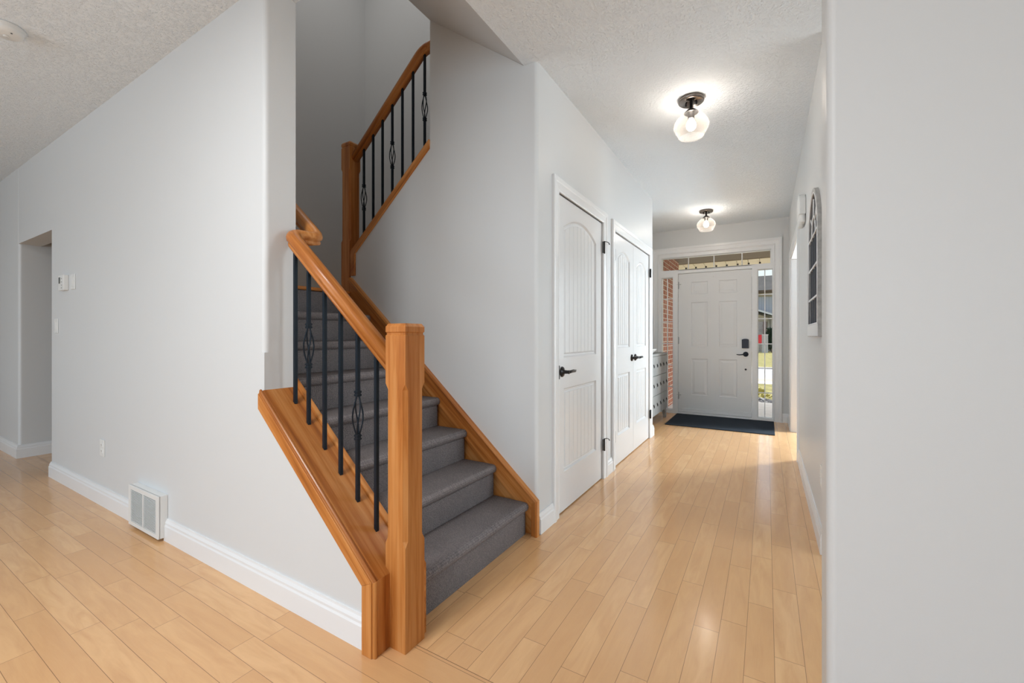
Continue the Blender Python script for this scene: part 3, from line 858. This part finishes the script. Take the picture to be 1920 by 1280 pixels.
def balusters(parent, xs, y, zf, baskets, L):
    plain, bask = baluster_mesh('baluster', L, False), baluster_mesh('basket_baluster', L, True)
    for i, x in enumerate(xs):
        o = bpy.data.objects.new('basket_baluster' if i in baskets else 'baluster', bask if i in baskets else plain)
        COL.objects.link(o); o.parent = parent
        o.location = Vector((x, y, zf(x))) - WORLD_ORIGIN[parent.name]
        o['label'] = 'black iron baluster with open basket' if i in baskets else 'plain square black iron baluster'
balusters(rail_low, (-1.831, -1.733, -1.622, -1.517, -1.412, -1.304), CYL, lambda x: capz(x) - 0.004, (1, 4), railz(-1.5) - 0.034 - capz(-1.5))

# ------------------------------------------------------------------ upper railing
CYU = 2.222
rail_up = thing('stair_railing', (-2.3, CYU, 1.7), 'upper stair railing with dark lit newel and seven black iron balusters ending at the wall', 'railing', None)
def railu(x): return 2.60 + 0.85 * (x + 2.642)
m_ = MB()
m_.sweep2d([(-2.704, 1.59), (-2.704, capu(-2.704)), (-1.923, capu(-1.923))], [(0.0, YB - 0.014), (0.0, YB + 0.134), (-0.022, YB + 0.134), (-0.022, YB + 0.001), (-0.045, YB + 0.001), (-0.045, YB - 0.014)], lambda u, w_, t_: (u, t_, w_))
rr = m_.rings; m_.bm.free()
rr[2] = [(-1.9235, p[1], p[2] + (-1.9235 - p[0]) * 0.85) for p in rr[2]]     # cut plumb against the wall edge
m_ = MB(); m_.loops(rr); m_.build('cap_board', 'wood_up', rail_up, bevel=0.0015)
newel(-2.842, 2.172, 0.100, 1.474, 2.635, 1.860, 2.430, rail_up)
path = fillet([(-2.75, CYU, railu(-2.75)), (-2.040, CYU, railu(-2.040)), (-1.924, CYU, railu(-2.040) + 0.006)], 0.07)
m_ = MB(); m_.sweep_up(path, HP); m_.build('handrail', 'wood_up', rail_up)
balusters(rail_up, (-2.642, -2.540, -2.440, -2.339, -2.238, -2.135, -2.026), CYU, lambda x: capu(x) - 0.004, (0, 3, 6), railu(-2.5) - 0.034 - capu(-2.5))

# ------------------------------------------------------------------ ceiling lights
L1 = Vector((-0.427, 3.029, CZ))
lt = thing('ceiling_light', L1, 'nearer and larger looking of two hall ceiling lights with glass shade', 'ceiling light', 'hall ceiling lights')
m_ = MB(); m_.lathe([(0, 0), (0.078, 0), (0.079, -0.004), (0.079, -0.020), (0.074, -0.024), (0, -0.024)], L1, 40)
cn = m_.build('canopy', 'chrome', lt)
for dx in (-0.032, 0.032):
    m_ = MB(); m_.lathe([(0.006, -0.024), (0.006, -0.038), (0.004, -0.042), (0, -0.042)], L1 + Vector((dx, 0, 0)), 10)
    m_.build('screw', 'bronze', cn)
m_ = MB(); m_.lathe([(0.0105, -0.02), (0.0105, -0.062), (0.018, -0.066), (0.032, -0.078), (0.046, -0.092), (0.044, -0.094), (0.022, -0.09), (0.020, -0.13), (0, -0.13)], L1, 24); m_.build('stem', 'bronze', lt)
m_ = MB()
sp = [(0.040, -0.092), (0.052, -0.098), (0.074, -0.116), (0.094, -0.138), (0.107, -0.160), (0.1105, -0.176), (0.107, -0.190), (0.097, -0.212), (0.084, -0.236), (0.0775, -0.250)]
sp_in = [(r - 0.003, z + 0.0005) for r, z in reversed(sp)]
m_.lathe(sp + [(0.076, -0.2525)] + sp_in, L1, 40); m_.build('shade', 'shade', lt, label='frosted clear glass shade')
m_ = MB(); m_.lathe([(0, -0.120), (0.012, -0.121), (0.014, -0.134), (0.024, -0.152), (0.030, -0.172), (0.028, -0.190), (0.016, -0.204), (0, -0.208)], L1, 20); m_.build('bulb', 'bulb', lt, label='lit warm bulb')
l2 = copy_tree(lt); l2.location = (-0.643, 5.80, CZ)
l2['label'] = 'farther hall ceiling light with glass shade, close to the entry door'

# smoke detector
m_ = MB(); m_.lathe([(0, 0), (0.068, 0), (0.069, -0.010), (0.064, -0.012), (0.064, -0.018), (0.060, -0.034), (0.045, -0.044), (0, -0.046)], (0, 0, 0), 36)
sd = m_.build('smoke_detector', 'plastic', None, label='round white smoke detector on the ceiling at top left', category='smoke detector')
sd.location = (-3.31, 0.545, CZ)
m_ = MB(); m_.lathe([(0, -0.044), (0.012, -0.046), (0.011, -0.050), (0, -0.051)], (0, 0, 0), 16); o = m_.build('test_button', 'plastic', sd)
m_ = MB(); m_.lathe([(0, 0), (0.004, 0), (0.003, -0.002), (0, -0.002)], (0.045, 0.01, -0.044), 8); m_.build('indicator', 'navy', sd, label='tiny dark indicator')

# ------------------------------------------------------------------ plates, thermostat, vent
def plate(x0, x1, z0, z1, name, label, cat, kind):
    cx = (x0 + x1) / 2
    t_ = thing(name, (cx, YA, z0), label, cat)
    m_ = MB(); m_.box(x0, x1, YA - 0.006, YA - 0.0002, z0, z1); m_.build('cover_plate', 'plastic', t_, bevel=0.003)
    zc = (z0 + z1) / 2
    if kind == 'switch':
        m_ = MB(); m_.box(cx - 0.017, cx + 0.017, YA - 0.010, YA - 0.005, zc - 0.034, zc + 0.034); m_.build('rocker', 'plastic', t_, bevel=0.002)
    elif kind == 'outlet':
        for dz in (-0.02, 0.02):
            m_ = MB(); m_.box(cx - 0.016, cx + 0.016, YA - 0.0085, YA - 0.005, zc + dz - 0.014, zc + dz + 0.014); s_ = m_.build('socket', 'plastic', t_, bevel=0.004)
            m_ = MB()
            for dx in (-0.006, 0.006): m_.box(cx + dx - 0.001, cx + dx + 0.001, YA - 0.0088, YA - 0.008, zc + dz - 0.004, zc + dz + 0.006)
            m_.build('slot', 'dark', s_)
    elif kind == 'blank':
        m_ = MB(); m_.box(cx - 0.018, cx + 0.018, YA - 0.010, YA - 0.005, zc - 0.035, zc + 0.035); m_.build('dimmer_paddle', 'plastic', t_, bevel=0.002)
    return t_
plate(-4.880, -4.795, 1.158, 1.272, 'light_switch', 'white light switch on grey wall beside the passage opening', 'light switch', 'switch')
plate(-4.482, -4.390, 1.482, 1.598, 'wall_dimmer', 'white dimmer plate directly right of the thermostat', 'light switch', 'blank')
plate(-3.883, -3.803, 0.325, 0.437, 'wall_outlet', 'white wall outlet low on the living room wall', 'outlet', 'outlet')
tx = thing('thermostat', (-4.60, YA, 1.475), 'small white thermostat with dark display on grey wall', 'thermostat')
m_ = MB(); m_.box(-4.668, -4.545, YA - 0.030, YA - 0.0002, 1.482, 1.598); m_.build('case', 'plastic', tx, bevel=0.004)
m_ = MB(); m_.box(-4.655, -4.620, YA - 0.0312, YA - 0.0295, 1.535, 1.582); m_.build('display', principled('lcd', (0.06, 0.07, 0.065), 0.2), tx, label='dark display')
m_ = MB()
for z in (1.50, 1.52, 1.545, 1.57): m_.box(-4.592, -4.580, YA - 0.032, YA - 0.0295, z - 0.005, z + 0.005)
m_.build('button', principled('grey_button', (0.45, 0.45, 0.44), 0.5), tx, label='grey buttons')

vt = thing('vent_grille', (-3.065, 1.03, 0.015), 'white louvred return air vent on the wall at the baseboard', 'vent')
vx0, vx1, vz0, vz1, vy = -3.265, -2.862, 0.018, 0.250, 1.014
m_ = MB()
m_.box(vx0, vx1, vy + 0.008, YA - 0.001, vz0, vz1)
vbx = m_.build('vent_box', 'plastic', vt)
m_ = MB(); bw = 0.030
m_.box(vx0, vx1, vy, vy + 0.010, vz1 - bw * 0.7, vz1); m_.box(vx0, vx1, vy, vy + 0.010, vz0, vz0 + bw * 0.7)
za, zb = vz0 + bw * 0.7, vz1 - bw * 0.7
m_.box(vx0, vx0 + bw, vy, vy + 0.010, za, zb); m_.box(vx1 - bw, vx1, vy, vy + 0.010, za, zb); m_.box(-3.068, -3.058, vy, vy + 0.010, za, zb)
m_.build('frame', 'plastic', vt)
m_ = MB(); nl = 24
for i in range(nl):
    z = vz0 + bw * 0.7 + (vz1 - vz0 - bw * 1.4) * (i + 0.5) / nl
    for xa, xb in ((vx0 + bw, -3.068), (-3.058, vx1 - bw)):
        m_.obox(((xa + xb) / 2, vy + 0.005, z), ((xb - xa) / 2, 0, 0), (0, 0.004, -0.0022), (0, 0.0003, 0.0009))
m_.build('louvres', 'plastic', vt)
m_ = MB(); m_.box(vx0 + bw, vx1 - bw, vy + 0.0075, vy + 0.0078, vz0 + bw * 0.7, vz1 - bw * 0.7); m_.build('backing', principled('vent_shadow_grey', (0.60, 0.60, 0.59), 0.8), vt)

# ------------------------------------------------------------------ right wall: mirror, chime, outlet
mt = thing('arched_wall_mirror', (XG, 3.11, 1.13), 'arched windowpane style mirror in whitewashed frame on hall right wall', 'mirror')
my0, my1, mz0, msp = 2.79, 3.43, 1.13, 1.685
myc, mr = (my0 + my1) / 2, (my1 - my0) / 2
def archf(r, z0, asp=1.0, n=24):
    return [(myc - r, z0), (myc + r, z0)] + [(myc + r * math.cos(PI * i / n), msp + r * asp * math.sin(PI * i / n)) for i in range(n + 1)]
o_l, i_l = archf(mr, mz0), archf(mr - 0.026, mz0 + 0.075)
xf, xb = XG - 0.020, XG - 0.0005
m_ = MB(); bm = m_.bm
def rg(lp, x): return [bm.verts.new((x, p[0], p[1])) for p in lp]
A, B, C_, D_ = rg(o_l, xb), rg(o_l, xf), rg(i_l, xf), rg(i_l, xb)
for r0, r1 in ((A, B), (B, C_), (C_, D_)):
    for i in range(len(r0)):
        j = (i + 1) % len(r0); bm.faces.new((r0[i], r0[j], r1[j], r1[i]))
m_.build('frame', 'mirror_frame', mt, bevel=0.002)
m_ = MB(); m_.prism(archf(mr - 0.024, mz0 + 0.073), XG - 0.007, XG - 0.001, 'yzx'); 
for q in (-0.6, -0.2, 0.2, 0.6): m_.box(XG - 0.013, XG - 0.0068, myc + q * (mr - 0.026) - 0.004, myc + q * (mr - 0.026) + 0.004, mz0 + 0.076, 1.73)
m_.build('pane', 'mirror_panel', mt, label='dark slate grey pane')
m_ = MB()
ri = mr - 0.026
for z in (1.36, 1.545, 1.735): m_.box(XG - 0.016, XG - 0.0065, myc - ri + 0.002, myc + ri - 0.002, z - 0.006, z + 0.006)
m_.tube([(XG - 0.012, myc + 0.11 * math.cos(PI * i / 12), 1.737 + 0.11 * math.sin(PI * i / 12)) for i in range(13)], 0.005, 6)
for a_ in (40, 90, 140):
    ca, sa = math.cos(math.radians(a_)), math.sin(math.radians(a_))
    m_.tube([(XG - 0.012, myc + 0.11 * ca, 1.737 + 0.11 * sa), (XG - 0.012, myc + 0.235 * ca, 1.715 + 0.235 * sa)], 0.005, 6)
m_.tube([(XG - 0.017, p[0], p[1]) for p in i_l] + [(XG - 0.017, i_l[0][0], i_l[0][1])], 0.0055, 6)
m_.box(XG - 0.0215, XG - 0.014, my0 + 0.004, my1 - 0.004, mz0 + 0.004, mz0 + 0.07)
m_.build('muntin', 'trim', mt, label='pale thin glazing bars and bottom rail')

ch = thing('door_chime', (XG, 3.99, 1.99), 'white door chime box high on hall right wall', 'door chime')
m_ = MB()
pf_ = [(3.86, 2.05), (4.12, 2.05)] + arc(4.06, 2.15, 0.06, 0, 90, 5) + arc(3.92, 2.15, 0.06, 90, 180, 5)
m_.prism(pf_, XG - 0.045, XG - 0.0005, 'yzx'); m_.build('cover', 'plastic', ch, bevel=0.006)
m_ = MB()
for y in (3.89, 3.935, 3.98, 4.025, 4.07, 4.10): m_.lathe([(0, 1.992), (0.017, 1.994), (0.021, 2.004), (0.021, 2.05)], (XG - 0.022, y, 0), 12)
m_.build('chime_tubes', 'plastic', ch)

ot = thing('wall_outlet', (XG, 2.80, 0.33), 'white wall outlet low on hall right wall near the corner', 'outlet')
m_ = MB(); m_.box(XG - 0.006, XG - 0.0002, 2.755, 2.83, 0.328, 0.443); m_.build('cover_plate', 'plastic', ot, bevel=0.003)
for dz in (0.365, 0.406):
    m_ = MB(); m_.box(XG - 0.009, XG - 0.005, 2.776, 2.809, dz - 0.014, dz + 0.014); m_.build('socket', 'plastic', ot, bevel=0.003)

# ------------------------------------------------------------------ doormat and shoe cabinet
mo = MB()
mo.box(-1.125, 0.085, 5.72, 6.615, 0.0005, 0.010)
mo.build('doormat', 'mat', None, bevel=0.004, origin=(-0.52, 6.17, 0), label='dark navy grey doormat on the wood floor before the entry door', category='doormat')

cx0, cx1, cy0, cy1 = -1.43, -1.20, 5.10, 6.285
cb = thing('shoe_cabinet', (-1.31, 5.7, 0), 'grey washed shoe cabinet with small dark pulls beside the entry door', 'cabinet')
m_ = MB(); m_.box(cx0, cx1 - 0.016, cy0, cy1, 0.13, 0.885); m_.box(cx0 - 0.004, cx1 + 0.006, cy0 - 0.008, cy1 + 0.006, 0.885, 0.910)
m_.build('body', 'cabinet', cb, bevel=0.002)
for r_ in range(3):
    z0_, z1_ = 0.138 + r_ * 0.249, 0.138 + (r_ + 1) * 0.249 - 0.006
    m_ = MB()
    np_ = 6
    for q in range(np_):
        ya, yb_ = cy0 + 0.01 + (cy1 - cy0 - 0.02) * q / np_, cy0 + 0.01 + (cy1 - cy0 - 0.02) * (q + 1) / np_
        m_.box(cx1 - 0.016, cx1, ya + 0.0015, yb_ - 0.0015, z0_, z1_)
    dr = m_.build('drawer_front', 'cabinet', cb, bevel=0.002)
    for y in (5.25, 5.445, 5.635, 5.827, 6.02, 6.22):
        zc = (z0_ + z1_) / 2 + 0.005
        m_ = MB(); m_.lathe([(0, 0), (0.012, 0), (0.011, 0.005), (0, 0.006)], (cx1, y, zc + 0.010), 12, 'x')
        m_.tube([(cx1 + 0.006, y, zc + 0.01), (cx1 + 0.008, y + 0.001, zc - 0.008), (cx1 + 0.006, y + 0.002, zc - 0.024)], [0.005, 0.006, 0.003], 8)
        m_.build('pull', 'bronze', dr, label='small dark drop pull')
for y in (cy0 + 0.05, cy1 - 0.05):
    for x in (cx0 + 0.03, cx1 - 0.03):
        m_ = MB(); s_ = 1 if y > 5.7 else -1
        m_.prism([(y - s_ * 0.09, 0.13), (y + s_ * 0.045, 0.13), (y + s_ * 0.045, 0.0), (y + s_ * 0.0, 0.0), (y - s_ * 0.015, 0.05), (y - s_ * 0.05, 0.10)], x - 0.02, x + 0.02, 'yzx')
        m_.build('leg', 'cabinet', cb, bevel=0.002)
bw_ = MB(); bw_.lathe([(0, 0.0), (0.05, 0.0), (0.055, 0.008), (0.085, 0.04), (0.10, 0.062), (0.096, 0.063), (0.08, 0.043), (0.05, 0.014), (0, 0.012)], (0, 0, 0), 28)
ob = bw_.build('bowl', 'plastic', None, label='small white bowl on top of the grey shoe cabinet', category='bowl'); ob.location = (-1.305, 5.62, 0.910)

# ------------------------------------------------------------------ outside the entry
GZ_ = -0.35
m_ = MB(); m_.box(-2.2, 2.4, YF + 0.2, 8.75, -0.35, -0.03); m_.build('porch_slab', 'concrete', **st('concrete slab of the front porch', 'porch'))
m_ = MB(); m_.box(-1.75, -1.40, YF + 0.2, 8.40, -0.03, 2.50); m_.build('wall_porch', 'brick', **st('red brick side wall of the porch', 'wall'))
m_ = MB()
for q in range(24): m_.box(-1.9 + q * 0.18, -1.9 + q * 0.18 + 0.172, 8.6, 9.8, 2.49, 2.53)
m_.build('trim_7', 'soffit', **st('cream ribbed soffit along the porch eave', 'trim'))
m_ = MB()
for q in range(24): m_.box(-1.915 + q * 0.18, -1.885 + q * 0.18, 8.98, 9.01, 2.462, 2.4895)
m_.build('trim_8', 'bronze', **st('row of small dark clips under the porch eave', 'clips'))
m_ = MB(); m_.box(-1.9, 2.4, YF + 0.2, 8.6, 2.50, 2.9); m_.box(-1.9, 2.4, 8.6, 9.85, 2.53, 2.9); m_.build('ceiling_porch', 'beam', **st('brown ceiling of the front porch', 'ceiling'))
m_ = MB(); m_.box(-60, 60, 6.9, 15.5, GZ_ - 0.1, GZ_); m_.box(-60, 60, 23.6, 90, GZ_ - 0.1, GZ_)
m_.build('ground', 'grass', **st('spring lawns on both sides of the street', 'lawn'))
m_ = MB(); m_.box(-60, 60, 15.5, 16.3, GZ_ - 0.1, GZ_ + 0.01); m_.build('pavement', 'kerb', **st('pale pavement along the near lawn', 'pavement'))
m_ = MB(); m_.box(-60, 60, 16.3, 17.6, GZ_ - 0.1, GZ_ - 0.01); m_.build('road_edge', 'sandy', **st('sandy verge along the street', 'verge'))
m_ = MB(); m_.box(-60, 60, 17.6, 23.0, GZ_ - 0.1, GZ_ - 0.02); m_.build('road', 'road', **st('pale street beyond the lawn', 'road'))
m_ = MB(); m_.box(-60, 60, 23.0, 23.6, GZ_ - 0.1, GZ_ + 0.03); m_.build('kerb', 'kerb', **st('pale kerb on the far side of the street', 'kerb'))
m_ = MB(); m_.prism([(-1.4, 8.75), (2.4, 8.75), (2.0, 10.0), (0.6, 10.25), (-0.4, 10.7), (-1.6, 10.9)], GZ_, GZ_ + 0.03); m_.build('walkway', 'concrete', **st('pale concrete walkway before the porch', 'walkway'))

# dark stones of the bed, each one a stone
rock_me = []
for q in range(4):
    bm = bmesh.new(); bmesh.ops.create_icosphere(bm, subdivisions=2, radius=1)
    for v_ in bm.verts: v_.co *= 1 + random.uniform(-0.16, 0.16); v_.co.z *= 0.7
    me = bpy.data.meshes.new('stone'); bm.to_mesh(me); bm.free(); me.materials.append(M['stone']); rock_me.append(me)
m_ = MB(); 
for q in range(420):
    x, y = random.uniform(-0.9, 0.9), random.uniform(10.25, 11.5)
    if y < 10.3 + max(0, -x) * 0.45: continue
    r = random.uniform(0.03, 0.06)
    me = random.choice(rock_me); off = Vector((x, y, GZ_ + r * 0.5)); base_ = len(m_.bm.verts)
    vm = [m_.bm.verts.new(off + v_.co * r) for v_ in me.vertices]
    for p_ in me.polygons: m_.bm.faces.new([vm[i] for i in p_.vertices])
m_.build('stone_bed', 'stone', None, kind='stuff', label='bed of small dark stones between the walkway and the near lawn', category='stones')

def leafy(name, c_, r, h, n, mat, label, cat, size, group=None):
    m_ = MB()
    for q in range(n):
        t_ = random.random(); a = random.uniform(0, 2 * PI); rr = r * (1 - 0.75 * t_) * math.sqrt(random.random())
        p = Vector((c_[0] + rr * math.cos(a), c_[1] + rr * math.sin(a), c_[2] + h * (0.06 + 0.94 * t_)))
        d_ = Vector((math.cos(a) * 0.7, math.sin(a) * 0.7, random.uniform(0.2, 1.0))).normalized(); s_ = d_.cross(Vector((random.random(), random.random(), random.random()))).normalized()
        L = size * random.uniform(0.7, 1.3)
        n_ = d_.cross(s_) * L * 0.06
        m_.face([p - s_ * L * 0.05, p + d_ * L * 0.5 - s_ * L * 0.2 + n_, p + d_ * L, p + d_ * L * 0.5 + s_ * L * 0.2 + n_])
    pr = thing(name, c_, label, cat, group)
    m_.build('foliage', mat, pr)
    s2 = MB(); s2.tube([c_, (c_[0], c_[1], c_[2] + h * 0.8)], [0.02 + 0.03 * r, 0.008], 6); s2.build('stem', 'stone_col', pr)
    return pr
leafy('garden_shrub', (-0.24, 12.0, GZ_), 0.36, 0.19, 150, 'leaf_yellow', 'yellow green shrub behind the stone bed, left through the right sidelight', 'shrub', 0.09)
leafy('garden_shrub', (0.48, 12.2, GZ_), 0.33, 0.21, 150, 'leaf_yellow', 'yellow green shrub behind the stone bed, right through the right sidelight', 'shrub', 0.09)
leafy('evergreen_shrub', (0.42, 46.6, GZ_), 0.62, 2.15, 900, 'leaf_dark', 'dark evergreen shrub before the house across the street', 'shrub', 0.34)

hs = thing('house', (-1, 50, GZ_), 'two storey grey sided house with grey hip roof across the street', 'house')
m_ = MB(); m_.box(-8, 6.5, 51, 61, GZ_, 5.75); m_.build('wall', 'siding', hs)
m_ = MB(); E0, E1, F0, F1 = -8.4, 6.9, 50.5, 61.5
m_.face([(E0, F0, 5.85), (E1, F0, 5.85), (0.6, 56, 8.0), (-1.6, 56, 8.0)]); m_.face([(E1, F0, 5.85), (E1, F1, 5.85), (0.6, 56, 8.0)])
m_.face([(E1, F1, 5.85), (E0, F1, 5.85), (-1.6, 56, 8.0), (0.6, 56, 8.0)]); m_.face([(E0, F1, 5.85), (E0, F0, 5.85), (-1.6, 56, 8.0)])
m_.face([(E0, F0, 5.85), (E0, F1, 5.85), (E1, F1, 5.85), (E1, F0, 5.85)])
m_.build('roof', 'roof', hs)
m_ = MB(); m_.box(E0, E1, F0 - 0.06, F0 + 0.04, 5.62, 5.87); m_.build('fascia', 'beam', hs, label='brown eave fascia')
m_ = MB(); m_.box(-8, 6.5, 50.93, 51.0, 5.25, 5.62); m_.build('frieze', 'beige', hs, label='beige band under the eave')
m_ = MB(); m_.box(-5.2, -0.05, 48.5, 51, GZ_, 2.6); m_.build('garage_wall', 'brick_far', hs)
m_ = MB(); m_.prism([(-5.4, 2.6), (0.1, 2.6), (0.1, 3.0), (-2.6, 4.2), (-5.4, 3.0)], 48.55, 51, 'xzy'); m_.build('gable', 'beige', hs, label='beige gable over the garage')
m_ = MB(); m_.sweep2d([(1.0, 3.15), (-2.5, 4.45), (-6.0, 3.15)], [(0, 48.2), (0, 51), (0.10, 51), (0.10, 48.2)], lambda u, w_, t_: (u, t_, w_)); m_.build('garage_roof', 'roof', hs)
m_ = MB(); m_.sweep2d([(1.0, 3.15), (-2.5, 4.45), (-6.0, 3.15)], [(-0.02, 48.12), (-0.02, 48.2), (0.14, 48.2), (0.14, 48.12)], lambda u, w_, t_: (u, t_, w_)); m_.build('bargeboard', 'white_out', hs, label='white sloping bargeboard')
m_ = MB(); m_.box(-0.28, 0.02, 48.3, 48.6, GZ_, 2.6); m_.build('column', 'stone_col', hs, label='brown stone column')
m_ = MB(); m_.box(-4.6, -0.9, 48.42, 48.5, GZ_, 2.0); m_.build('garage_door', 'white_out', hs)
m_ = MB()
for x in (0.12, 0.42, 0.72): m_.box(x, x + 0.07, 50.9, 51.0, GZ_, 3.0)
m_.build('porch_posts', 'white_out', hs)
rp = thing('street_sign_panel', (-0.5, 44.5, GZ_), 'small upright bright red panel before the house across the street', 'panel')
m_ = MB(); m_.box(-0.62, -0.36, 44.45, 44.55, 0.52, 1.30); m_.build('panel', 'red', rp)
m_ = MB(); m_.box(-0.60, -0.56, 44.47, 44.53, GZ_, 0.52); m_.box(-0.42, -0.38, 44.47, 44.53, GZ_, 0.52); m_.build('legs', 'steel', rp)
ub = thing('utility_box', (-0.1, 45.5, GZ_), 'pale grey utility box right of the red panel across the street', 'box')
m_ = MB(); m_.box(-0.34, 0.14, 45.3, 45.7, GZ_, 1.28); m_.build('cabinet', principled('pale_grey_metal', (0.50, 0.52, 0.53), 0.6), ub)
m_ = MB(); m_.box(-0.36, 0.16, 45.28, 45.72, 1.28, 1.34); m_.build('lid', 'white_out', ub)
